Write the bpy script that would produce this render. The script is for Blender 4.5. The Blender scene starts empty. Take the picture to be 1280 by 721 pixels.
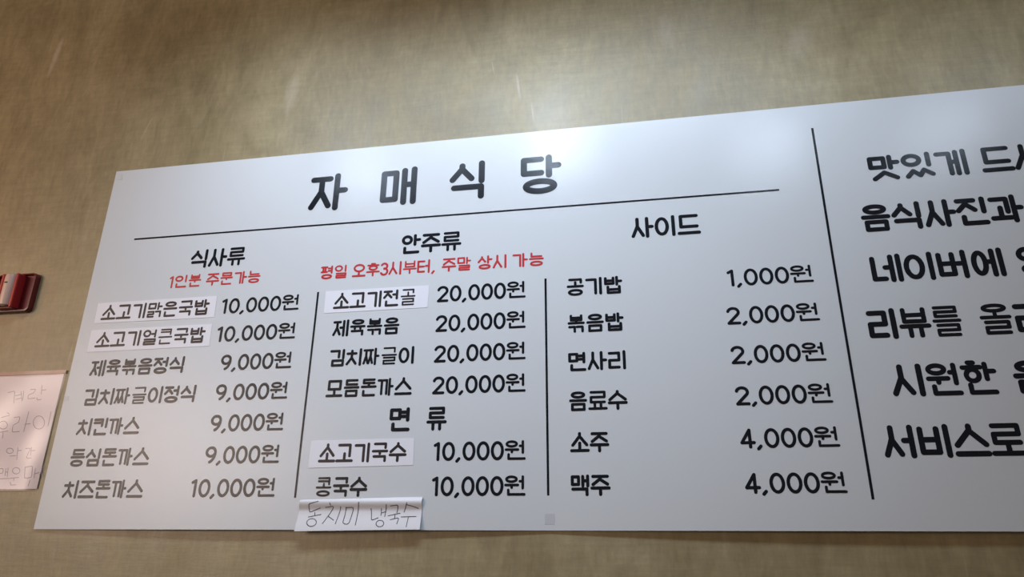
import bpy, bmesh, math, random
from mathutils import Matrix, Vector, noise

random.seed(7)
scene = bpy.context.scene
COL = scene.collection

# ---------------------------------------------------------------- camera
cd = bpy.data.cameras.new('camera')
cam = bpy.data.objects.new('camera', cd); COL.objects.link(cam)
cd.sensor_width = 36.0
cd.lens = 878.18 / 1280 * 36.0
cd.clip_start = 0.01
CAM_Z = 1.55
CAM_D = 1.43
R = ((0.98369749, -0.05637141, -0.1707674),
     (0.17969482, 0.34509293, 0.92120608),
     (0.00700094, -0.93687413, 0.3495967))
m = Matrix(((R[0][0], -R[0][1], -R[0][2], 0),
            (R[1][0], -R[1][1], -R[1][2], -CAM_D),
            (R[2][0], -R[2][1], -R[2][2], CAM_Z),
            (0, 0, 0, 1)))
cam.matrix_world = m
scene.camera = cam

# ---------------------------------------------------------------- colour management, world, lamps
vs = scene.view_settings
vs.view_transform = 'Standard'; vs.look = 'None'; vs.gamma = 1.0; vs.use_curve_mapping = False
vs.exposure = 0.0

world = bpy.data.worlds.new('room_light'); scene.world = world
world.use_nodes = True
wbg = world.node_tree.nodes['Background']
wbg.inputs['Color'].default_value = (1.0, 0.88, 0.74, 1)
wbg.inputs['Strength'].default_value = 0.06

def area(name, loc, target, power, color, sx, sy=None, spread=180):
    ld = bpy.data.lights.new(name, 'AREA')
    ld.energy = power; ld.color = color
    if sy is None: ld.shape = 'DISK'; ld.size = sx
    else: ld.shape = 'RECTANGLE'; ld.size = sx; ld.size_y = sy
    ld.spread = math.radians(spread)
    o = bpy.data.objects.new(name, ld); COL.objects.link(o)
    o.location = loc
    o.rotation_euler = (Vector(target) - Vector(loc)).to_track_quat('-Z', 'Y').to_euler()
    return o

COOL = (0.79, 0.96, 1.18)
# four ceiling spots in a row, washing the wall and the board
for x, z, p, s in ((-0.860, 1.17, 0.38, 0.11), (-0.206, 1.21, 0.47, 0.045), (0.417, 1.14, 0.33, 0.11), (0.90, 1.14, 0.33, 0.13)):
    area('downlight', (x, -0.52, CAM_Z + z), (x, 0, CAM_Z + 0.96), p, COOL, s, spread=104)
# unseen long cool strip, added to lift the lower board and wall
area('cool_fill', (-0.35, -0.85, 3.15), (-0.40, 0, 1.70), 6.2, COOL, 1.5, 0.22, spread=92)
# added warm panel behind the viewer on the left, for the room's warm light
area('warm_room_fill', (-3.4, -3.2, 2.3), (-0.5, 0, 2.0), 62, (1.0, 0.77, 0.64), 1.6, 1.2)
# added orange light further left, to warm the wall beside the board
area('orange_wall_fill', (-3.0, -1.0, 2.6), (-1.8, 0, 2.1), 3, (1.0, 0.42, 0.12), 0.4)

# ---------------------------------------------------------------- helpers
BOARD_X = -1.3378          # world x of the board's left edge
BOARD_TOP = CAM_Z + 0.9381 # world z of its top edge
BOARD_W, BOARD_H = 2.44, 0.901
THICK = 0.003

def tag(o, label=None, cat=None, group=None, kind=None):
    if label: o['label'] = label
    if cat: o['category'] = cat
    if group: o['group'] = group
    if kind: o['kind'] = kind
    return o

def link(name, bm, mat, parent=None, smooth=False):
    me = bpy.data.meshes.new(name)
    bm.normal_update()
    if smooth:
        for e in bm.edges:
            if len(e.link_faces) == 2 and e.calc_face_angle(0) > .7: e.smooth = False
    bm.to_mesh(me); bm.free()
    me.materials.append(mat)
    if smooth:
        for p in me.polygons: p.use_smooth = True
    o = bpy.data.objects.new(name, me); COL.objects.link(o)
    if parent is not None:
        o.parent = parent
        o.matrix_parent_inverse = Matrix.Translation(-parent.location)
    return o

def empty(name, loc):
    o = bpy.data.objects.new(name, None); COL.objects.link(o)
    o.location = loc; o.empty_display_size = 0.05
    return o

def gap(u, w):
    """distance of the board's front face from the wall: taped at the corners and
    at mid length, the thin sheet bellies out between the tapes along its lower edge"""
    v = w / BOARD_H
    t = min(max((v - .35) / .65, 0), 1); s = t * t * (3 - 2 * t)
    if u < 1.15: b = .009 * math.sin(math.pi * max(u, 0) / 1.15)
    else: b = .010 * abs(math.sin(math.pi * (u - 1.15) / 1.29))
    return 0.0035 + b * s

def P(u, w, off=0.0):
    """point on the board: u metres right of its left edge, w below its top edge"""
    return Vector((BOARD_X + u, -gap(u, w) - off, BOARD_TOP - w))

# ---------------------------------------------------------------- materials
def nodes(name):
    mt = bpy.data.materials.new(name); mt.use_nodes = True
    nt = mt.node_tree
    return mt, nt, nt.nodes['Principled BSDF']

def N(nt, typ, **kw):
    n = nt.nodes.new(typ)
    for k, v in kw.items(): setattr(n, k, v)
    return n

def simple(name, color, rough=0.5, spec=0.5, bump=0.0, bscale=200, coat=0.0):
    mt, nt, b = nodes(name)
    b.inputs['Roughness'].default_value = rough
    b.inputs['Specular IOR Level'].default_value = spec
    b.inputs['Coat Weight'].default_value = coat
    tc = N(nt, 'ShaderNodeTexCoord')
    no = N(nt, 'ShaderNodeTexNoise'); no.inputs['Scale'].default_value = bscale; no.inputs['Detail'].default_value = 3
    nt.links.new(tc.outputs['Object'], no.inputs['Vector'])
    mx = N(nt, 'ShaderNodeMixRGB'); mx.blend_type = 'MIX'
    mx.inputs[1].default_value = (*[c * .97 for c in color], 1); mx.inputs[2].default_value = (*color, 1)
    nt.links.new(no.outputs['Fac'], mx.inputs[0]); nt.links.new(mx.outputs[0], b.inputs['Base Color'])
    if bump:
        bp = N(nt, 'ShaderNodeBump'); bp.inputs['Strength'].default_value = bump; bp.inputs['Distance'].default_value = 0.001
        nt.links.new(no.outputs['Fac'], bp.inputs['Height']); nt.links.new(bp.outputs[0], b.inputs['Normal'])
    return mt

def wall_material():
    mt, nt, b = nodes('trowelled_plaster')
    L = nt.links.new
    tc = N(nt, 'ShaderNodeTexCoord')
    def noise_tex(scale, detail, rough, sx=1, sz=1, rot=0, dist=0):
        mp = N(nt, 'ShaderNodeMapping'); mp.inputs['Scale'].default_value = (sx, 1, sz)
        mp.inputs['Rotation'].default_value = (0, rot, 0)
        L(tc.outputs['Object'], mp.inputs['Vector'])
        n = N(nt, 'ShaderNodeTexNoise'); n.inputs['Scale'].default_value = scale
        n.inputs['Detail'].default_value = detail; n.inputs['Roughness'].default_value = rough
        n.inputs['Distortion'].default_value = dist
        L(mp.outputs[0], n.inputs['Vector']); return n.outputs['Fac']
    def ramp(src, stops):
        r = N(nt, 'ShaderNodeValToRGB'); e = r.color_ramp.elements
        while len(e) < len(stops): e.new(0.5)
        for i, (p, c) in enumerate(stops): e[i].position = p; e[i].color = (*c, 1)
        L(src, r.inputs[0]); return r.outputs['Color']
    def mix(kind, f, a, c):
        x = N(nt, 'ShaderNodeMixRGB'); x.blend_type = kind
        for s, v in ((0, f), (1, a), (2, c)):
            if hasattr(v, 'is_linked') or hasattr(v, 'links'): L(v, x.inputs[s])
            elif isinstance(v, tuple): x.inputs[s].default_value = (*v, 1)
            else: x.inputs[s].default_value = v
        return x.outputs[0]
    big = noise_tex(2.2, 6, .62, dist=.6)
    base = ramp(big, [(.30, WALL_A), (.52, WALL_B), (.74, WALL_C)])
    brush = noise_tex(6, 9, .72, sx=1.9, sz=.65, dist=1.0)
    base = mix('MULTIPLY', .75, base, ramp(brush, [(.28, (.72, .72, .70)), (.5, (.98, .98, .97)), (.72, (1.22, 1.22, 1.22))]))
    fine = noise_tex(48, 6, .7, sx=1.6, sz=.5)
    base = mix('MULTIPLY', .6, base, ramp(fine, [(.32, (.80, .80, .80)), (.68, (1.18, 1.18, 1.18))]))
    cross = noise_tex(30, 5, .7, sx=.35, sz=3.0)
    base = mix('MULTIPLY', .4, base, ramp(cross, [(.32, (.80, .80, .79)), (.68, (1.18, 1.18, 1.18))]))
    # thin pale trowel scratches
    sc = noise_tex(16, 2, .5, sx=6.0, sz=.32, rot=.16, dist=.25)
    where = noise_tex(5, 3, .6)
    scr = mix('MULTIPLY', 1.0, ramp(sc, [(.0, (0, 0, 0)), (.70, (0, 0, 0)), (.755, (1, 1, 1)), (1, (1, 1, 1))]), ramp(where, [(.44, (0, 0, 0)), (.62, (1, 1, 1))]))
    base = mix('MIX', mix('MULTIPLY', 1.0, scr, (.42, .42, .42)), base, (.50, .45, .36))
    # single scuffs: centre x, z, half width, half length, lean, strength
    for (x, z, hw, hl, lean, s) in SCUFFS:
        mp = N(nt, 'ShaderNodeMapping'); mp.vector_type = 'TEXTURE'
        mp.inputs['Location'].default_value = (x, 0, z); mp.inputs['Rotation'].default_value = (0, lean, 0)
        mp.inputs['Scale'].default_value = (hw, 1, hl)
        nz = N(nt, 'ShaderNodeTexNoise'); nz.inputs['Scale'].default_value = 55; nz.inputs['Detail'].default_value = 7; nz.inputs['Roughness'].default_value = .75
        L(tc.outputs['Object'], nz.inputs['Vector'])
        L(tc.outputs['Object'], mp.inputs['Vector'])
        g = N(nt, 'ShaderNodeTexGradient'); g.gradient_type = 'SPHERICAL'
        L(mp.outputs[0], g.inputs['Vector'])
        mm = N(nt, 'ShaderNodeMath'); mm.operation = 'MULTIPLY'
        L(g.outputs['Fac'], mm.inputs[0]); L(nz.outputs['Fac'], mm.inputs[1])
        base = mix('MIX', mix('MULTIPLY', 1.0, ramp(mm.outputs[0], [(.13, (0, 0, 0)), (.40, (1, 1, 1))]), (s, s, s)), base, (.55, .46, .36))
    L(base, b.inputs['Base Color'])
    rr = ramp(brush, [(.3, (.38, .38, .38)), (.7, (.54, .54, .54))]); L(rr, b.inputs['Roughness'])
    b.inputs['Specular IOR Level'].default_value = .70
    h = mix('ADD', 1.0, mix('MULTIPLY', 1.0, brush, (.9, .9, .9)), mix('MULTIPLY', 1.0, fine, (.35, .35, .35)))
    h = mix('ADD', .5, h, cross)
    bp = N(nt, 'ShaderNodeBump'); bp.inputs['Strength'].default_value = .40; bp.inputs['Distance'].default_value = .0022
    L(h, bp.inputs['Height']); L(bp.outputs[0], b.inputs['Normal'])
    return mt

WALL_A, WALL_B, WALL_C = (.245, .192, .096), (.335, .272, .148), (.420, .352, .212)
def scuff(px_u, w, hw, hl, lean, s): return (BOARD_X + px_u, BOARD_TOP - w, hw, hl, lean, s)
SCUFFS = [scuff(-.300, -.42, .016, .115, .10, .75), scuff(1.085, -.135, .006, .065, -.12, .85),
          scuff(1.12, -.06, .004, .045, -.10, .7), scuff(.475, -.19, .030, .10, .10, .35),
          scuff(1.02, -.20, .003, .035, -.18, .6), scuff(.06, -.13, .004, .06, .3, .4),
          scuff(1.75, -.18, .05, .09, .3, .25), scuff(1.45, -.25, .035, .08, -.1, .25)]

M_WALL = wall_material()
M_BOARD = simple('matte_white_sheet', (.705, .735, .755), .165, .28, .22, 900)
M_INK = simple('black_print', (.012, .014, .019), .165, .28, .22, 900)
M_RED = simple('red_print', (.55, .028, .035), .3, .5, .2, 900)
M_STICK = simple('white_sticker_paper', (.86, .87, .93), .38, .4, .1, 500)
M_STICKINK = simple('sticker_ink', (.018, .014, .018), .38, .4)
M_PAPER = simple('white_paper', (.84, .84, .87), .55, .3, .3, 60)
M_PEN = simple('black_pen', (.05, .05, .065), .5, .3)
M_PINK = simple('pink_paper', (.88, .77, .80), .5, .3, .2, 40)
M_VIOLET = simple('violet_pen', (.34, .27, .36), .5, .3)
M_TAPE = simple('brown_tape', (.50, .30, .22), .25, .5, .2, 60)
M_PAD = simple('grey_pad', (.60, .62, .65), .35, .5)
M_PADPALE = simple('pale_pad', (.68, .68, .70), .35, .5)
M_REDPL = simple('red_plastic', (.13, .008, .011), .32, .5, .1, 90)
M_REDRAIL = simple('bright_red_plastic', (.40, .022, .022), .3, .5)
M_PALE = simple('pale_plastic', (.74, .52, .43), .35, .5, .1, 60)
M_DARK = simple('dark_slot', (.03, .02, .02), .5, .3)

def sleeve_material():
    mt = bpy.data.materials.new('clear_plastic'); mt.use_nodes = True
    nt = mt.node_tree; nt.nodes.clear()
    out = N(nt, 'ShaderNodeOutputMaterial'); mx = N(nt, 'ShaderNodeMixShader')
    tr = N(nt, 'ShaderNodeBsdfTransparent'); gl = N(nt, 'ShaderNodeBsdfGlossy')
    gl.inputs['Roughness'].default_value = .24
    fr = N(nt, 'ShaderNodeLayerWeight'); fr.inputs['Blend'].default_value = .07
    tr.inputs['Color'].default_value = (.97, .97, .97, 1)
    nt.links.new(fr.outputs['Facing'], mx.inputs[0]); nt.links.new(tr.outputs[0], mx.inputs[1]); nt.links.new(gl.outputs[0], mx.inputs[2])
    nt.links.new(mx.outputs[0], out.inputs['Surface'])
    return mt
M_SLEEVE = sleeve_material()

# ---------------------------------------------------------------- the wall
def box_bm(x0, x1, y0, y1, z0, z1, bevel=0.0, seg=3):
    bm = bmesh.new(); bmesh.ops.create_cube(bm, size=1)
    bmesh.ops.scale(bm, vec=(x1 - x0, y1 - y0, z1 - z0), verts=bm.verts)
    bmesh.ops.translate(bm, vec=((x0 + x1) / 2, (y0 + y1) / 2, (z0 + z1) / 2), verts=bm.verts)
    if bevel: bmesh.ops.bevel(bm, geom=bm.edges[:], offset=bevel, segments=seg, profile=.5, affect='EDGES')
    return bm

tag(link('wall_back', box_bm(-4, 4, 0, .12, 0, 3.4), M_WALL), kind='structure')

# ---------------------------------------------------------------- lettering
def ell(cx, cy, rx, ry, n=26, a0=0.0, a1=2 * math.pi):
    return [(cx + rx * math.cos(a0 + (a1 - a0) * i / n), cy + ry * math.sin(a0 + (a1 - a0) * i / n)) for i in range(n + 1)]

def rnd(pts, r=.3, k=4):
    """round the inner corners of a polyline a little"""
    out = [pts[0]]
    for a, p, c in zip(pts, pts[1:], pts[2:]):
        la = math.dist(a, p); lc = math.dist(p, c); q = min(r, la * .4, lc * .4)
        s = (p[0] + (a[0] - p[0]) * q / la, p[1] + (a[1] - p[1]) * q / la)
        e = (p[0] + (c[0] - p[0]) * q / lc, p[1] + (c[1] - p[1]) * q / lc)
        for i in range(k + 1):
            t = i / k
            out.append(tuple((1 - t) ** 2 * s[j] + 2 * t * (1 - t) * p[j] + t * t * e[j] for j in (0, 1)))
    out.append(pts[-1]); return out

def cons(j, box, final=False):
    x0, y0, x1, y1 = box; w = x1 - x0; h = y1 - y0
    C = lambda pts: [(x0 + a * w, y0 + b * h) for a, b in pts]
    if j == 'ㄱ': return [C([(0, 0), (1, 0), (1, 1)])]
    if j == 'ㄴ': return [C([(0, 0), (0, 1), (1, 1)])]
    if j == 'ㄷ': return [C([(1, 0), (0, 0), (0, 1), (1, 1)])]
    if j == 'ㄹ': return [C([(0, 0), (1, 0), (1, .5), (0, .5), (0, 1), (1, 1)])]
    if j == 'ㅁ': return [C([(.5, 0), (1, 0), (1, 1), (0, 1), (0, 0), (.5, 0)])]
    if j == 'ㅂ': return [C([(0, 0), (0, 1), (1, 1), (1, 0)]), C([(0, .46), (1, .46)])]
    if j == 'ㅅ':
        if final: return [C([(0, 1), (.46, 0), (1, .95)])]
        if h > .6: return [C([(.46, 0), (.46, .42), (0, 1)]), C([(.46, .45), (1, .98)])]
        return [C([(.5, 0), (.5, .22), (0, 1)]), C([(.5, .25), (1, .98)])]
    if j == 'ㅆ': return [C([(0, 1), (.24, .1), (.5, .9), (.68, 0), (1, .8)])]
    if j == 'ㅇ': return [ell((x0 + x1) / 2, (y0 + y1) / 2, w / 2, h / 2)]
    if j == 'ㅈ':
        if h > .6: return [C([(0, 0), (1, 0)]), C([(.52, 0), (.52, .45), (0, 1)]), C([(.52, .47), (1, .98)])]
        return [C([(0, 0), (1, 0)]), C([(.52, 0), (.5, .3), (0, 1)]), C([(.5, .38), (1, .98)])]
    if j == 'ㅊ':
        return [C([(.52, 0), (.52, .18)]), C([(0, .2), (1, .2)]), C([(.52, .2), (.52, .52), (0, 1)]), C([(.52, .54), (1, .98)])]
    if j == 'ㅋ': return [C([(0, 0), (1, 0), (1, 1)]), C([(0, .5), (1, .5)])]
    if j == 'ㅌ': return [C([(1, 0), (0, 0), (0, 1), (1, 1)]), C([(0, .5), (.95, .5)])]
    if j == 'ㅍ': return [C([(0, 0), (1, 0)]), C([(0, 1), (1, 1)]), C([(.3, 0), (.3, 1)]), C([(.7, 0), (.7, 1)])]
    if j == 'ㅎ':
        return [C([(.35, 0), (.65, 0)]), C([(0, .26), (1, .26)]), ell(x0 + w / 2, y0 + .69 * h, w * .36, h * .31)]
    if j == 'ㄲ': return [C([(0, 0), (.40, 0), (.40, 1)]), C([(.58, 0), (1, 0), (1, 1)])]
    if j == 'ㅉ': return cons('ㅈ', (x0, y0, x0 + w * .46, y1)) + cons('ㅈ', (x0 + w * .54, y0, x1, y1))
    if j == 'ㄺ': return cons('ㄹ', (x0, y0, x0 + w * .44, y1)) + cons('ㄱ', (x0 + w * .62, y0, x1, y1))
    raise ValueError(j)

LEAD = 'ㄱㄲㄴㄷㄸㄹㅁㅂㅃㅅㅆㅇㅈㅉㅊㅋㅌㅍㅎ'
VOW = 'ㅏㅐㅑㅒㅓㅔㅕㅖㅗㅘㅙㅚㅛㅜㅝㅞㅟㅠㅡㅢㅣ'
TAIL = ['', 'ㄱ', 'ㄲ', 'ㄳ', 'ㄴ', 'ㄵ', 'ㄶ', 'ㄷ', 'ㄹ', 'ㄺ', 'ㄻ', 'ㄼ', 'ㄽ', 'ㄾ', 'ㄿ', 'ㅀ', 'ㅁ', 'ㅂ', 'ㅄ', 'ㅅ', 'ㅆ', 'ㅇ', 'ㅈ', 'ㅊ', 'ㅋ', 'ㅌ', 'ㅍ', 'ㅎ']

def syllable(ch):
    """strokes of one syllable in a unit cell, y down, and a weight factor"""
    k = ord(ch) - 0xAC00
    c, v, f = LEAD[k // 588], VOW[k % 588 // 28], TAIL[k % 28]
    t, b = .065, .935
    S = []; W = 1.0
    if v in 'ㅏㅐㅑㅓㅔㅕㅣ':
        if f:
            cy0, cy1, vy0, vy1, m = .10, .46, t, .53, .29
            fb = [.20, .70, .88, b]
            if f == 'ㄹ': fb[1] = .63; cy0 = .07; cy1 = .43; vy1 = .47; W = .88
            if f == 'ㄺ': fb = [.10, .62, .9, b]; cy1 = .40; vy1 = .46; W = .85
            if f == 'ㅅ': fb = [.17, .68, .86, .92]; vy1 = .50
            if f == 'ㅆ': fb = [.16, .69, .92, .92]; vy1 = .50
            if f == 'ㅇ': fb = [.15, .68, .83, b]
            if f == 'ㄱ': fb = [.12, .68, .84, b]
            if f == 'ㅂ': fb = [.22, .60, .84, b]; vy1 = .48; cy1 = .42
            if f == 'ㅁ': fb = [.22, .66, .84, b]
        else:
            cy0, cy1, vy0, vy1, m = .13, .88, t, b, .47
            if c in 'ㅁㅂ': cy0, cy1 = .13, .84
            if c == 'ㄱㄲ'[0]: cy1 = .92
            if c == 'ㅅ': cy0 = .07; cy1 = .90
        if v in 'ㅏㅑ':
            vx = .71; cx = .52
            S += [[(vx, vy0), (vx, vy1)], [(vx, m), (b - (.05 if c in 'ㅉㄲ' else 0), m)]]
        elif v == 'ㅓ':
            vx = .84; cx = .50
            S += [[(vx, vy0), (vx, vy1)], [(.62, m), (vx, m)]]
        elif v == 'ㅕ':
            vx = .84; cx = .48
            d = .09 if f else .11
            S += [[(vx, vy0), (vx, vy1)], [(.60, m - d), (vx, m - d)], [(.60, m + d), (vx, m + d)]]
        elif v == 'ㅐ':
            cx = .42
            S += [[(.64, vy0 + .02), (.64, vy1)], [(.89, vy0), (.89, vy1)], [(.64, m), (.89, m)]]
        elif v == 'ㅔ':
            cx = .44
            S += [[(.67, vy0 + .02), (.67, vy1)], [(.90, vy0), (.90, vy1)], [(.47, m), (.67, m)]]
        else:
            vx = .85; cx = .58
            S += [[(vx, vy0), (vx, vy1)]]
        x0 = .10 if c in 'ㅁㅂㄴㄷㄹㅇㄱ' else .07
        if c in 'ㅉㄲ': x0 = .045; cx += .02; W = .90
        if c == 'ㅎ' and f: cy0, cy1 = .01, .58; cx = .57; W = .86
        if v == 'ㅔ' and c == 'ㄱ': cx = .46
        S = cons(c, (x0, cy0, cx, cy1)) + S
        if f: S += cons(f, fb, True)
        if c == 'ㅈ' and v == 'ㅔ': pass
    elif v in 'ㅗㅛㅜㅠㅡ':
        stems = {'ㅗ': (.5,), 'ㅛ': (.34, .66), 'ㅜ': (.5,), 'ㅠ': (.33, .67), 'ㅡ': ()}[v]
        up = v in 'ㅗㅛ'
        if f:
            W = .94
            cb = [.19, .07, .81, .27]
            bar = .44; fb = [.19, .66, .81, b]
            if up: cb[3] = .25; bar = .46
            if v == 'ㅡ': cb[3] = .30; bar = .47
            if f == 'ㄹ': fb = [.19, .60, .83, .945]; cb[1] = .05; cb[3] -= .02; bar -= .02; W = .70
            if c == 'ㄹ': cb = [.17, .045, .82, .335]; bar = .485; W = .64; fb = [.19, .63, .83, .95]
            if f == 'ㄲ': fb = [.13, .68, .84, b]; W = .90
            if f == 'ㄱ': fb = [.16, .71, .80, b]
            if f == 'ㅇ': fb = [.16, .68, .84, b]
            if f == 'ㄴ': fb = [.20, .70, .84, b]
            if c == 'ㅂ': cb = [.22, .06, .78, .31]; bar = .47
            if c == 'ㅋ': cb[1] = .05; cb[3] = .36; W = .72; bar = .525; fb[1] = .72
            S += cons(c, cb)
            S += [[(.10, bar), (.90, bar)]]
            if up: S += [[(s, cb[3] + (.0 if c not in 'ㄱㅋ' else -.02)), (s, bar)] for s in stems]
            elif stems: S += [[(s, bar), (s, bar + .13)] for s in stems]
            S += cons(f, fb, True)
        else:
            if up:
                cb = [.15, .09, .84, .54]; bar = .905
                if c == 'ㅅ': cb = [.13, .065, .87, .64]
                if c == 'ㄹ': cb = [.15, .07, .85, .58]; W = .9
                if c == 'ㄱ': cb = [.15, .10, .80, .66]
                if c == 'ㅇ': cb = [.15, .08, .85, .56]
                s0 = cb[3] if c not in 'ㅅㄱ' else .54
                S += cons(c, cb) + [[(t, bar), (b, bar)]] + [[(s, s0), (s, bar)] for s in stems]
            elif v == 'ㅡ':
                cb = [.16, .09, .86, .60]; bar = .905
                if c == 'ㅅ': cb = [.09, .065, .91, .64]
                if c == 'ㅈ': cb = [.12, .10, .88, .64]
                S += cons(c, cb) + [[(t, bar), (b, bar)]]
            else:
                cb = [.16, .08, .84, .42]; bar = .62
                if c == 'ㄹ': cb = [.17, .07, .83, .46]; bar = .645; W = .88
                if c == 'ㅅ': cb = [.10, .065, .90, .48]; bar = .64
                if c == 'ㅈ': cb = [.13, .09, .87, .47]; bar = .64
                if c == 'ㅎ': cb = [.12, .065, .88, .51]; bar = .66; W = .92
                if c == 'ㅂ': cb = [.18, .07, .82, .46]; W = .84
                S += cons(c, cb) + [[(t, bar), (b, bar)]] + [[(s, bar), (s, b)] for s in stems]
    elif v == 'ㅝ':
        W = .86
        S = cons(c, (.10, .065, .56, .31)) + [[(t, .475), (.62, .475)], [(.34, .475), (.34, .60)],
             [(.84, t), (.84, .63)], [(.71, .29), (.84, .29)]] + cons(f, (.19, .72, .91, b), True)
    elif v == 'ㅘ':
        W = 1.0
        S = cons(c, (.09, .13, .55, .60)) + [[(.33, .45), (.33, .82)], [(t, .82), (.62, .82)], [(.75, t), (.75, b)], [(.75, .47), (b + .03, .47)]]
    return S, W

def digit(ch):
    """strokes and advance of a numeral in a cell of unit height"""
    t, m, b = .10, .5, .935
    if ch == '0': return [ell(.33, (t + b) / 2, .235, (b - t) / 2)], .66
    if ch == '1': return [[(.10, t + .10), (.26, t), (.26, b)]], .42
    if ch == '2': return [ell(.32, .32, .225, .22, 14, math.pi * 1.08, math.pi * 2.18) + [(.10, b), (.56, b)]], .66
    if ch == '3': return [ell(.29, .30, .21, .20, 14, -2.7, math.pi * .5) , ell(.29, .70, .235, .235, 14, -math.pi * .5, 2.7)], .62
    if ch == '4': return [[(.42, b), (.42, t), (.09, .72), (.58, .72)]], .66
    if ch == '9': return [ell(.32, .34, .225, .24), [(.545, .36)] + ell(.20, .42, .345, .50, 10, -.05, 1.25)[0:]], .66
    if ch == ',': return [[(.17, .90), (.07, 1.03)]], .30
    raise ValueError(ch)

def strokes_of(word):
    out = []; x = 0.0
    for ch in word:
        if '가' <= ch <= '힣':
            S, W = syllable(ch); adv = 1.0
            out.append([([(x + a, y) for a, y in s], W) for s in S]); adv = 1.03
        else:
            S, adv = digit(ch)
            out.append([([(x + a, y) for a, y in s], 1.04) for s in S])
        x += adv
    return out

def ribbon(bm, pts, r, put, layer, step_len=.004):
    """a round-ended stroke of half width r along pts; put maps (u, w, layer) to 3-D"""
    k = layer
    dense = [pts[0]]
    for a, c in zip(pts, pts[1:]):
        n = max(1, int(math.dist(a, c) / step_len))
        for i in range(1, n + 1): dense.append((a[0] + (c[0] - a[0]) * i / n, a[1] + (c[1] - a[1]) * i / n))
    for i, (a, c) in enumerate(zip(dense, dense[1:])):
        d = math.dist(a, c)
        if d < 1e-7: continue
        nx, ny = -(c[1] - a[1]) / d * r, (c[0] - a[0]) / d * r
        q = [(a[0] + nx, a[1] + ny), (c[0] + nx, c[1] + ny), (c[0] - nx, c[1] - ny), (a[0] - nx, a[1] - ny)]
        bm.faces.new([bm.verts.new(put(x, y, k)) for x, y in reversed(q)]); k += 1
    step = [0, len(dense) - 1]
    for i in range(1, len(dense) - 1):
        a, p, c = dense[i - 1], dense[i], dense[i + 1]
        if abs((p[0] - a[0]) * (c[1] - p[1]) - (p[1] - a[1]) * (c[0] - p[0])) > 1e-9: step.append(i)
    for i in step:
        p = dense[i]
        bm.faces.new([bm.verts.new(put(p[0] + r * math.cos(-2 * math.pi * j / 16), p[1] - r * math.sin(-2 * math.pi * j / 16), k)) for j in range(16)]); k += 1
    return k

def face_out(bm):
    bm.normal_update()
    for f in bm.faces:
        if f.normal.y > 0: f.normal_flip()

def letter_mesh(words, w0, w1, weight, off, put=P):
    """words: (text, left edge, right edge); the ink fills w0..w1 from top to bottom"""
    bm = bmesh.new(); h = w1 - w0; s = weight * h
    for text, u0, u1 in words:
        G = strokes_of(text)
        xs = [a for g in G for st, W in g for a, y in st]
        gx0, gx1 = min(xs), max(xs)
        fx = lambda a: u0 + s / 2 + (a - gx0) / (gx1 - gx0) * (u1 - u0 - s)
        fy = lambda y: w0 + s / 2 + (y - .065) / .87 * (h - s)
        for g in G:
            k = 0
            for st, W in g:
                k = ribbon(bm, [(fx(a), fy(y)) for a, y in st], s * W / 2, lambda u, w, l: put(u, w, off + l * 2e-6), k)
    face_out(bm)
    return bm

# ---------------------------------------------------------------- the menu board
board = tag(empty('menu_board', (BOARD_X + BOARD_W / 2, 0, BOARD_TOP - BOARD_H)),
            'long white printed menu board fixed to the brown plaster wall', 'menu board')

def sheet(u0, u1, w0, w1, nu, nw, front, thick, skew=None):
    """a closed thin sheet; front(u, w) gives the 3-D point of its face"""
    bm = bmesh.new(); F = []; B = []
    for j in range(nw + 1):
        for i in range(nu + 1):
            u = u0 + (u1 - u0) * i / nu; w = w0 + (w1 - w0) * j / nw
            if skew: u, w = skew(i / nu, j / nw)
            p = front(u, w)
            F.append(bm.verts.new(p)); B.append(bm.verts.new(p + Vector((0, thick, 0))))
    I = lambda i, j: j * (nu + 1) + i
    for j in range(nw):
        for i in range(nu):
            a, b, c, d = I(i, j), I(i + 1, j), I(i + 1, j + 1), I(i, j + 1)
            bm.faces.new((F[a], F[d], F[c], F[b])); bm.faces.new((B[a], B[b], B[c], B[d]))
    for j in range(nw):
        for i in (0, nu):
            a, d = I(i, j), I(i, j + 1); bm.faces.new((F[a], F[d], B[d], B[a]))
    for i in range(nu):
        for j in (0, nw):
            a, b = I(i, j), I(i + 1, j); bm.faces.new((F[a], F[b], B[b], B[a]))
    bmesh.ops.recalc_face_normals(bm, faces=bm.faces[:])
    return bm

link('panel', sheet(0, BOARD_W, 0, BOARD_H, 122, 36, P, THICK), M_BOARD, board, True)

def text(name, words, w0, w1, weight=.152, mat=None, parent=None, off=.0003, label=None):
    for word in words:
        o = link(name, letter_mesh([word], w0, w1, weight, off), mat or M_INK, parent or board)
        if label: o['label'] = label

for ch, u0, u1 in (('자', .564, .664), ('매', .748, .839), ('식', .920, 1.006), ('당', 1.092, 1.188)):
    text('title_letter', [(ch, u0, u1)], .066, .1685, .148)

for ws, w0, w1 in (([('식사류', .269, .416)], .2475, .297), ([('안주류', .811, .955)], .2475, .297),
                   ([('사이드', 1.339, 1.487)], .2465, .297), ([('면', .812, .858), ('류', .893, .938)], .654, .705)):
    text('column_heading', ws, w0, w1, .152)

def px_words(spans, u0, u1, x0, x1):
    return [(t, u0 + (a - x0) / (x1 - x0) * (u1 - u0), u0 + (b - x0) / (x1 - x0) * (u1 - u0)) for t, a, b in spans]

text('notice_word', px_words([('1인분', 678, 808), ('주문가능', 828, 1043)], .221, .463, 678, 1043), .3125, .3455, .142, M_RED, label='red word under the left column heading')
text('notice_word', px_words([('평일', 195, 305), ('오후3시부터,', 328, 665), ('주말', 692, 808), ('상시', 833, 945), ('가능', 968, 1088)],
     .616, 1.145, 195, 1088), .3135, .3475, .142, M_RED, label='red word under the middle column heading')

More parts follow.
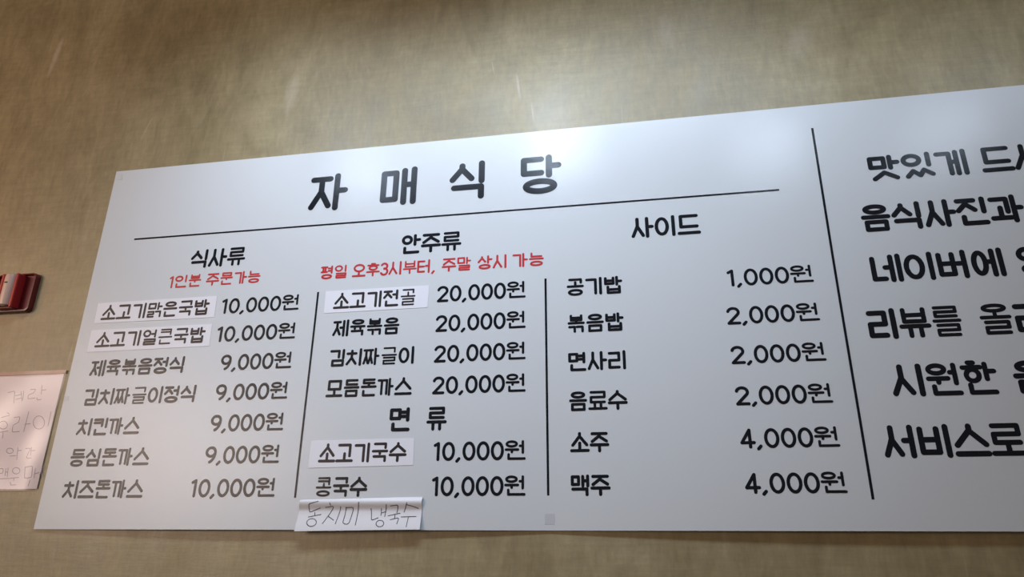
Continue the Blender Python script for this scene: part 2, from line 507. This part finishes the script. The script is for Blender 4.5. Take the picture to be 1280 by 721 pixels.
ROW = [.3800 + .0694 * i for i in range(7)]
for i, t in ((2, '제육볶음정식'), (3, '김치짜글이정식'), (4, '치킨까스'), (5, '등심돈까스'), (6, '치즈돈까스')):
    width = {6: .2475, 7: .2905, 4: .1645, 5: .2045}[len(t)]
    text('dish_name', [(t, .0545, .0545 + width)], ROW[i], ROW[i] + .0405)
for i, t in ((1, '제육볶음'), (2, '김치짜글이'), (3, '모듬돈까스'), (6, '콩국수')):
    width = {4: .158, 5: .196, 3: .114}[len(t)]
    text('dish_name', [(t, .6615, .6615 + width)], ROW[i], ROW[i] + .0405)
for i, t in enumerate(('10,000원', '10,000원', '9,000원', '9,000원', '9,000원', '9,000원', '10,000원')):
    text('price', [(t, .3735 if t[0] == '1' else .3955, .5720)], ROW[i], ROW[i] + .0395, .152)
for i, t in ((0, '20,000원'), (1, '20,000원'), (2, '20,000원'), (3, '20,000원'), (5, '10,000원'), (6, '10,000원')):
    text('price', [(t, .912 if t[0] == '1' else .903, 1.1045)], ROW[i], ROW[i] + .0400, .152)
for i, (t, p, wd) in enumerate((('공기밥', '1,000원', .120), ('볶음밥', '2,000원', .119), ('면사리', '2,000원', .119),
                                ('음료수', '2,000원', .1185), ('소주', '4,000원', .0785), ('맥주', '4,000원', .0775))):
    w = .3815 + .0830 * i
    text('dish_name', [(t, 1.1940, 1.1940 + wd)], w, w + .0410)
    text('price', [(p, 1.5305 if p[0] == '1' else 1.5215, 1.7005)], w, w + .0392, .152)

for ws, w0, w1 in (([('맛있게', 1.843, 2.035), ('드시', 2.059, 2.1775)], .1415, .2035),
                   ([('음식사진과', 1.810, 2.116)], .2550, .3180),
                   ([('네이버에', 1.811, 2.055), ('영', 2.079, 2.138)], .3690, .4305),
                   ([('리뷰를', 1.786, 1.957), ('올려', 1.986, 2.103)], .4845, .5485),
                   ([('시원한', 1.808, 1.994), ('음', 2.019, 2.079)], .5985, .6625),
                   ([('서비스로', 1.774, 2.0135)], .7140, .7755)):
    text('message_word', ws, w0, w1, .165)

def rule(name, u0, w0, u1, w1, width):
    bm = bmesh.new(); n = 60; prev = None
    d = math.dist((u0, w0), (u1, w1)); nx, nw_ = -(w1 - w0) / d * width / 2, (u1 - u0) / d * width / 2
    for i in range(n + 1):
        u = u0 + (u1 - u0) * i / n; w = w0 + (w1 - w0) * i / n
        pr = (bm.verts.new(P(u + nx, w + nw_, .0003)), bm.verts.new(P(u - nx, w - nw_, .0003)))
        if prev: bm.faces.new((prev[0], pr[0], pr[1], prev[1]))
        prev = pr
    face_out(bm)
    return link(name, bm, M_INK, board)
rule('title_rule', .098, .205, 1.658, .205, .0044)
rule('column_divider', .6155, .378, .6185, .838, .0048)
rule('column_divider', 1.148, .378, 1.149, .836, .0048)
rule('column_divider', 1.745, .059, 1.741, .847, .0050)

def patch(name, u0, u1, w0, w1, mat, parent, off=.0004, label=None):
    o = link(name, sheet(u0, u1, w0, w1, 6, 4, lambda u, w: P(u, w, off), off * .9), mat, parent)
    if label: o['label'] = label
    return o
patch('fixing_pad', 1.142, 1.161, .870, .890, M_PAD, board, label='small grey square pad at the lower edge')
patch('fixing_pad', .006, .022, .010, .026, M_PADPALE, board, label='small pale pad in the top left corner')
patch('fixing_pad', .0005, .013, .604, .615, M_PAD, board, label='small grey tab on the left edge')

# ---------------------------------------------------------------- white labels pasted over four dish names
def label_strip(corners, words, w0, w1, label):
    (a, b, c, d) = corners       # top left, top right, bottom right, bottom left
    u = (a[0] + c[0]) / 2; w = (a[1] + c[1]) / 2
    root = tag(empty('paper_label', P(u, w)), label, 'label', 'white paper labels pasted over dish names')
    def sk(s, t):
        return tuple((a[i] * (1 - s) + b[i] * s) * (1 - t) + (d[i] * (1 - s) + c[i] * s) * t for i in (0, 1))
    link('strip', sheet(0, 1, 0, 1, 16, 4, lambda u, w: P(u, w, .0007), .00025, sk), M_STICK, root)
    text('dish_name', words, w0, w1, .145, M_STICKINK, root, .0009)
label_strip(((.0355, .3735), (.3575, .3725), (.3585, .4265), (.0365, .4255)), [('소고기맑은국밥', .0520, .3415)], .3795, .4195,
            'white paper label beside the topmost price of the left column')
label_strip(((.0340, .4430), (.3570, .4430), (.3590, .4970), (.0345, .4980)), [('소고기얼큰국밥', .0520, .3435)], .4490, .4885,
            'white paper label in the left column, directly beneath the other one there')
label_strip(((.6345, .3775), (.8835, .3775), (.8820, .4305), (.6355, .4315)), [('소고기전골', .6565, .8535)], .3835, .4240,
            'white paper label under the middle red notice, beside the topmost 20,000 price')
label_strip(((.6405, .7205), (.8695, .7195), (.8705, .7745), (.6410, .7775)), [('소고기국수', .6610, .8550)], .7270, .7680,
            'white paper label low in the middle column, under the widely spaced heading')

# ---------------------------------------------------------------- handwritten paper slip hung on the lower edge
SLIP= [[(0.6741, 0.8454), (0.6531, 0.8505), (0.6547, 0.8673), (0.6784, 0.8583)],
 [(0.6665, 0.8668), (0.668, 0.8732)],
 [(0.654, 0.8762), (0.6807, 0.8711)],
 [(0.6593, 0.8797), (0.664, 0.8793), (0.6686, 0.8805), (0.6721, 0.8829), (0.674, 0.8861), (0.6738, 0.8895), (0.6716, 0.8923), (0.6678, 0.8941), (0.6632, 0.8945), (0.6586, 0.8933), (0.655, 0.8909), (0.6531, 0.8877), (0.6533, 0.8844), (0.6555, 0.8815), (0.6593, 0.8797)],
 [(0.6995, 0.8486), (0.7011, 0.8533)],
 [(0.6898, 0.8576), (0.7082, 0.8553), (0.6997, 0.8699), (0.6875, 0.8889)],
 [(0.6968, 0.8747), (0.71, 0.8821)],
 [(0.723, 0.8559), (0.7153, 0.8894)],
 [(0.7345, 0.8572), (0.7309, 0.8876), (0.7385, 0.8907), (0.7445, 0.8884), (0.7503, 0.8573), (0.734, 0.858)],
 [(0.7619, 0.8478), (0.7598, 0.8687), (0.7585, 0.8919)],
 [(0.7876, 0.8599), (0.7909, 0.8829), (0.8044, 0.8778)],
 [(0.8097, 0.86), (0.8096, 0.8733)],
 [(0.8205, 0.8524), (0.8178, 0.8754)],
 [(0.8103, 0.8683), (0.8179, 0.8663)],
 [(0.8068, 0.8829), (0.8105, 0.8827), (0.814, 0.8836), (0.8167, 0.8856), (0.8181, 0.8882), (0.8179, 0.8909), (0.8161, 0.8933), (0.8131, 0.8947), (0.8094, 0.895), (0.8059, 0.8941), (0.8032, 0.8921), (0.8018, 0.8895), (0.802, 0.8868), (0.8038, 0.8844), (0.8068, 0.8829)],
 [(0.829, 0.855), (0.8455, 0.853), (0.8424, 0.8681)],
 [(0.8248, 0.8739), (0.8493, 0.8689)],
 [(0.8393, 0.8719), (0.839, 0.8789)],
 [(0.8303, 0.8814), (0.8482, 0.8774), (0.8452, 0.8893)],
 [(0.8637, 0.8488), (0.8574, 0.8669)],
 [(0.8625, 0.8526), (0.8745, 0.8554), (0.8871, 0.8597)],
 [(0.8525, 0.8761), (0.883, 0.8752)],
 [(0.8676, 0.8761), (0.8655, 0.895)]]
NOTE= [[(-0.1596, 0.59), (-0.1421, 0.5862), (-0.1364, 0.6154)],
 [(-0.1373, 0.5982), (-0.121, 0.5948)],
 [(-0.1247, 0.5883), (-0.1149, 0.6117)],
 [(-0.1175, 0.5876), (-0.1136, 0.6079)],
 [(-0.134, 0.6069), (-0.1191, 0.6041)],
 [(-0.0995, 0.5843), (-0.0851, 0.5831), (-0.0875, 0.5922), (-0.102, 0.5971), (-0.1004, 0.6068), (-0.0813, 0.6053)],
 [(-0.0704, 0.5745), (-0.0661, 0.5961)],
 [(-0.0673, 0.5875), (-0.0551, 0.5858)],
 [(-0.076, 0.6043), (-0.0725, 0.6108), (-0.0621, 0.609)],
 [(-0.1475, 0.6384), (-0.1408, 0.6418)],
 [(-0.16, 0.6497), (-0.1394, 0.645)],
 [(-0.1562, 0.6588), (-0.1511, 0.6584), (-0.1457, 0.66), (-0.1411, 0.6631), (-0.1382, 0.6671), (-0.1376, 0.6713), (-0.1393, 0.6748), (-0.1431, 0.6769), (-0.1482, 0.6772), (-0.1536, 0.6757), (-0.1582, 0.6726), (-0.1611, 0.6686), (-0.1617, 0.6644), (-0.16, 0.6609), (-0.1562, 0.6588)],
 [(-0.1542, 0.6848), (-0.132, 0.682)],
 [(-0.1447, 0.6842), (-0.1421, 0.6991)],
 [(-0.1255, 0.6506), (-0.109, 0.6489), (-0.1086, 0.6625), (-0.1227, 0.6685), (-0.1201, 0.6851), (-0.1, 0.6839)],
 [(-0.0884, 0.6379), (-0.0877, 0.6848)],
 [(-0.0891, 0.6672), (-0.0749, 0.6664)],
 [(-0.0614, 0.6493), (-0.0547, 0.6487), (-0.0474, 0.6513), (-0.0412, 0.6564), (-0.0371, 0.663), (-0.036, 0.6699), (-0.0381, 0.6757), (-0.043, 0.6792), (-0.0497, 0.6797), (-0.057, 0.6773), (-0.0632, 0.6722), (-0.0674, 0.6656), (-0.0685, 0.6586), (-0.0664, 0.6528), (-0.0614, 0.6493)],
 [(-0.026, 0.6395), (-0.0253, 0.6728)],
 [(-0.1169, 0.7226), (-0.1127, 0.7224), (-0.1084, 0.7234), (-0.1048, 0.7254), (-0.1027, 0.728), (-0.1024, 0.7307), (-0.104, 0.733), (-0.1072, 0.7343), (-0.1114, 0.7345), (-0.1157, 0.7336), (-0.1193, 0.7316), (-0.1214, 0.729), (-0.1218, 0.7263), (-0.1201, 0.724), (-0.1169, 0.7226)],
 [(-0.0918, 0.7217), (-0.0869, 0.7491)],
 [(-0.0905, 0.7284), (-0.0799, 0.7282)],
 [(-0.1084, 0.7407), (-0.0919, 0.7399)],
 [(-0.0703, 0.7241), (-0.0575, 0.7233), (-0.0612, 0.7394)],
 [(-0.0557, 0.7213), (-0.0528, 0.7399)],
 [(-0.0534, 0.7295), (-0.0442, 0.7286)],
 [(-0.0627, 0.7424), (-0.0591, 0.7469), (-0.0495, 0.7456)],
 [(-0.1289, 0.7695), (-0.1173, 0.7683), (-0.1145, 0.7791), (-0.1263, 0.7801)],
 [(-0.11, 0.7688), (-0.1071, 0.7847)],
 [(-0.1041, 0.7672), (-0.1006, 0.7867)],
 [(-0.109, 0.7767), (-0.1025, 0.7764)],
 [(-0.1193, 0.7915), (-0.0957, 0.7911)],
 [(-0.0859, 0.7673), (-0.0816, 0.767), (-0.0771, 0.7681), (-0.0733, 0.7704), (-0.071, 0.7735), (-0.0706, 0.7766), (-0.0722, 0.7793), (-0.0755, 0.7809), (-0.0798, 0.7812), (-0.0843, 0.7801), (-0.0881, 0.7778), (-0.0904, 0.7747), (-0.0908, 0.7716), (-0.0892, 0.7689), (-0.0859, 0.7673)],
 [(-0.0934, 0.7912), (-0.07, 0.789)],
 [(-0.0818, 0.7905), (-0.0807, 0.7958)],
 [(-0.0885, 0.7997), (-0.0854, 0.8062), (-0.0728, 0.8051)],
 [(-0.0594, 0.7664), (-0.0546, 0.7912), (-0.0364, 0.7894), (-0.0409, 0.7637), (-0.0598, 0.7666)],
 [(-0.032, 0.7693), (-0.0303, 0.7904)],
 [(-0.0309, 0.7816), (-0.0203, 0.7787)],
 [(-0.0387, 0.7952), (-0.0404, 0.8079)],
 [(-0.0123, 0.763), (-0.017, 0.7837)],
 [(-0.0152, 0.7758), (-0.0101, 0.7877)]]


def slip_pt(u, w, off=0.0):
    t = (w - .838) / .064                      # 0 at its taped top edge, 1 at its free lower edge
    t = min(max(t, 0), 1.05)
    s = lambda a, c: (lambda q: q * q * (3 - 2 * q))(min(max((t - a) / (c - a), 0), 1))
    d = .0010 + .0060 * s(0, .12) - .0055 * s(.14, .42) + .0075 * s(.40, 1.1)
    base = gap(u, min(w, BOARD_H - .003))
    return Vector((BOARD_X + u, -base - d - off, BOARD_TOP - w))

slip = tag(empty('paper_slip', slip_pt(.76, .902)),
           'handwritten white paper slip hanging over the lower edge of the menu board', 'paper slip')
ca, cb, cc, cdn = (.6330, .8425), (.8945, .8370), (.8935, .9000), (.6290, .9040)
def slip_skew(s, t):
    return tuple((ca[i] * (1 - s) + cb[i] * s) * (1 - t) + (cdn[i] * (1 - s) + cc[i] * s) * t for i in (0, 1))
def slip_front(u, w): return slip_pt(u, w)
o = link('paper', sheet(0, 1, 0, 1, 40, 28, slip_front, .00025, slip_skew), M_PAPER, slip, True)
def pen(name, lines, r, put, mat, parent, label=None):
    bm = bmesh.new(); k = 0
    for st in lines:
        k = ribbon(bm, rnd(st, .004, 3) if len(st) > 2 else st, r, lambda u, w, l: put(u, w, .0003 + (l % 60) * 2e-6), k, .0015)
    face_out(bm)
    o = link(name, bm, mat, parent)
    if label: o['label'] = label
for part in (SLIP[:10], SLIP[10:]): pen('handwriting', part, .00072, slip_pt, M_PEN, slip)

# ---------------------------------------------------------------- pink handwritten note in a clear sleeve, on the wall
NU0, NU1, NW0, NW1 = -.228, -.0105, .5405, .8175
def note_pt(u, w, off=0.0):
    s = (u - NU0) / (NU1 - NU0); t = (w - NW0) / (NW1 - NW0)
    d = .0018 + .0022 * t + .0008 * math.sin(7 * s + 4 * t)
    return Vector((BOARD_X + u, -d - off, BOARD_TOP - w))
def sleeve_pt(u, w, off=0.0):
    s = (u - NU0) / (NU1 - NU0); t = (w - NW0) / (NW1 - NW0)
    d = .0030 + .0022 * t + .0008 * math.sin(7 * s + 4 * t)
    d += .0020 * (noise.noise(Vector((u * 9, w * 13, 1.3))) + .5)
    d += .0045 * max(0, (s - .82) / .18) ** 2 * max(0, t - .15)
    return Vector((BOARD_X + u, -d - off, BOARD_TOP - w))
note = tag(empty('paper_note', note_pt(-.12, .8175)),
           'pink handwritten sheet in a clear glossy sleeve, on the wall left of the menu board', 'paper note')
link('paper', sheet(NU0 + .004, NU1 - .006, NW0 + .008, NW1 - .003, 30, 36, note_pt, .0003), M_PINK, note, True)
for part in (NOTE[:9], NOTE[9:19], NOTE[19:27], NOTE[27:]): pen('handwriting', part, .0008, note_pt, M_VIOLET, note)
link('plastic_sleeve', sheet(NU0, NU1, NW0, NW1, 60, 72, sleeve_pt, .0002), M_SLEEVE, note, True)
link('tape', sheet(NU0 - .01, NU1, NW0 - .001, NW0 + .0075, 24, 2, lambda u, w: sleeve_pt(u, w, .0008), .0002), M_TAPE, note)

# ---------------------------------------------------------------- red wall bracket with a pale tube
def W3(u, w, y): return (BOARD_X + u, y, BOARD_TOP - w)
HU0, HU1, HW0, HW1 = -.2690, -.1525, .2835, .3865
HC = -.2105
holder = tag(empty('red_wall_bracket', W3(HC, HW1, 0)),
             'red plastic wall bracket with a pale upright tube, above the pink note', 'bracket')
def uw_box(u0, u1, w0, w1, y0, y1, bevel):
    return box_bm(BOARD_X + u0, BOARD_X + u1, y0, y1, BOARD_TOP - w1, BOARD_TOP - w0, bevel)
def rounded_plate(u0, u1, w0, w1, y0, y1, r, edge):
    bm = bmesh.new(); ring = []
    for cx, cy, a in ((u1 - r, w1 - r, 0), (u0 + r, w1 - r, 90), (u0 + r, w0 + r, 180), (u1 - r, w0 + r, 270)):
        for i in range(9):
            t = math.radians(a + i * 90 / 8); ring.append((cx + r * math.cos(t), cy + r * math.sin(t)))
    f = bm.faces.new([bm.verts.new(W3(u, w, y0)) for u, w in ring])
    ext = bmesh.ops.extrude_face_region(bm, geom=[f])
    vs_ = [g for g in ext['geom'] if isinstance(g, bmesh.types.BMVert)]
    bmesh.ops.translate(bm, vec=(0, y1 - y0, 0), verts=vs_)
    bmesh.ops.recalc_face_normals(bm, faces=bm.faces[:])
    es = [e for e in bm.edges if all(abs(v.co.y - y0) < 1e-6 for v in e.verts)]
    bmesh.ops.bevel(bm, geom=es, offset=edge, segments=3, profile=.5, affect='EDGES')
    return bm
link('back_plate', rounded_plate(HU0, HU1, HW0, HW1, -.010, 0, .012, .003), M_REDPL, holder, False)
# raised rim round the plate
bm = bmesh.new()
def rim_ring(r_in, y):
    u0, u1, w0, w1 = HU0 + r_in, HU1 - r_in, HW0 + r_in, HW1 - r_in; r = max(.012 - r_in, .003)
    out = []
    for cx, cy, a in ((u1 - r, w1 - r, 0), (u0 + r, w1 - r, 90), (u0 + r, w0 + r, 180), (u1 - r, w0 + r, 270)):
        for i in range(9):
            t = math.radians(a + i * 90 / 8); out.append(bm.verts.new(W3(cx + r * math.cos(t), cy + r * math.sin(t), y)))
    return out
rings = [rim_ring(0, -.0085), rim_ring(.001, -.0150), rim_ring(.0045, -.0155), rim_ring(.007, -.0092)]
for ra, rb in zip(rings, rings[1:] + rings[:1]):
    n = len(ra)
    for i in range(n): bm.faces.new((ra[i], ra[(i + 1) % n], rb[(i + 1) % n], rb[i]))
bmesh.ops.recalc_face_normals(bm, faces=bm.faces[:])
link('rim', bm, M_REDPL, holder)
def tube_bm(u, y, w0, w1, r):
    bm = bmesh.new(); n = 32; prof = [(0, r * .55), (.004, r * .92), (.010, r), (w1 - w0 - .010, r), (w1 - w0 - .003, r * .93), (w1 - w0, r * .5)]
    rs = []
    for d, q in prof:
        rs.append([bm.verts.new(W3(u + q * math.cos(2 * math.pi * i / n), w0 + d, y + q * math.sin(2 * math.pi * i / n))) for i in range(n)])
    for a, c in zip(rs, rs[1:]):
        for i in range(n): bm.faces.new((a[i], a[(i + 1) % n], c[(i + 1) % n], c[i]))
    bm.faces.new(rs[0]); bm.faces.new(rs[-1])
    bmesh.ops.recalc_face_normals(bm, faces=bm.faces[:])
    return bm
TY = -.026
tube = link('tube', tube_bm(HC, TY, HW0 + .006, HW1 - .0105, .0152), M_PALE, holder, True)
tube['label'] = 'pale upright tube'
link('slot', uw_box(HC - .004, HC + .004, HW0 + .031, HW0 + .0345, TY - .0158, TY - .0138, .0006), M_DARK, tube)
for s in (-1, 1):
    c = HC + s * .0202
    link('side_rail', uw_box(c - .0045, c + .0045, HW0 + .006, HW1 - .0065, -.034, -.009, .003), M_REDRAIL, holder)
link('foot_ledge', uw_box(HC - .025, HC + .025, HW1 - .0095, HW1 - .0045, -.030, -.009, .002), M_REDPL, holder)
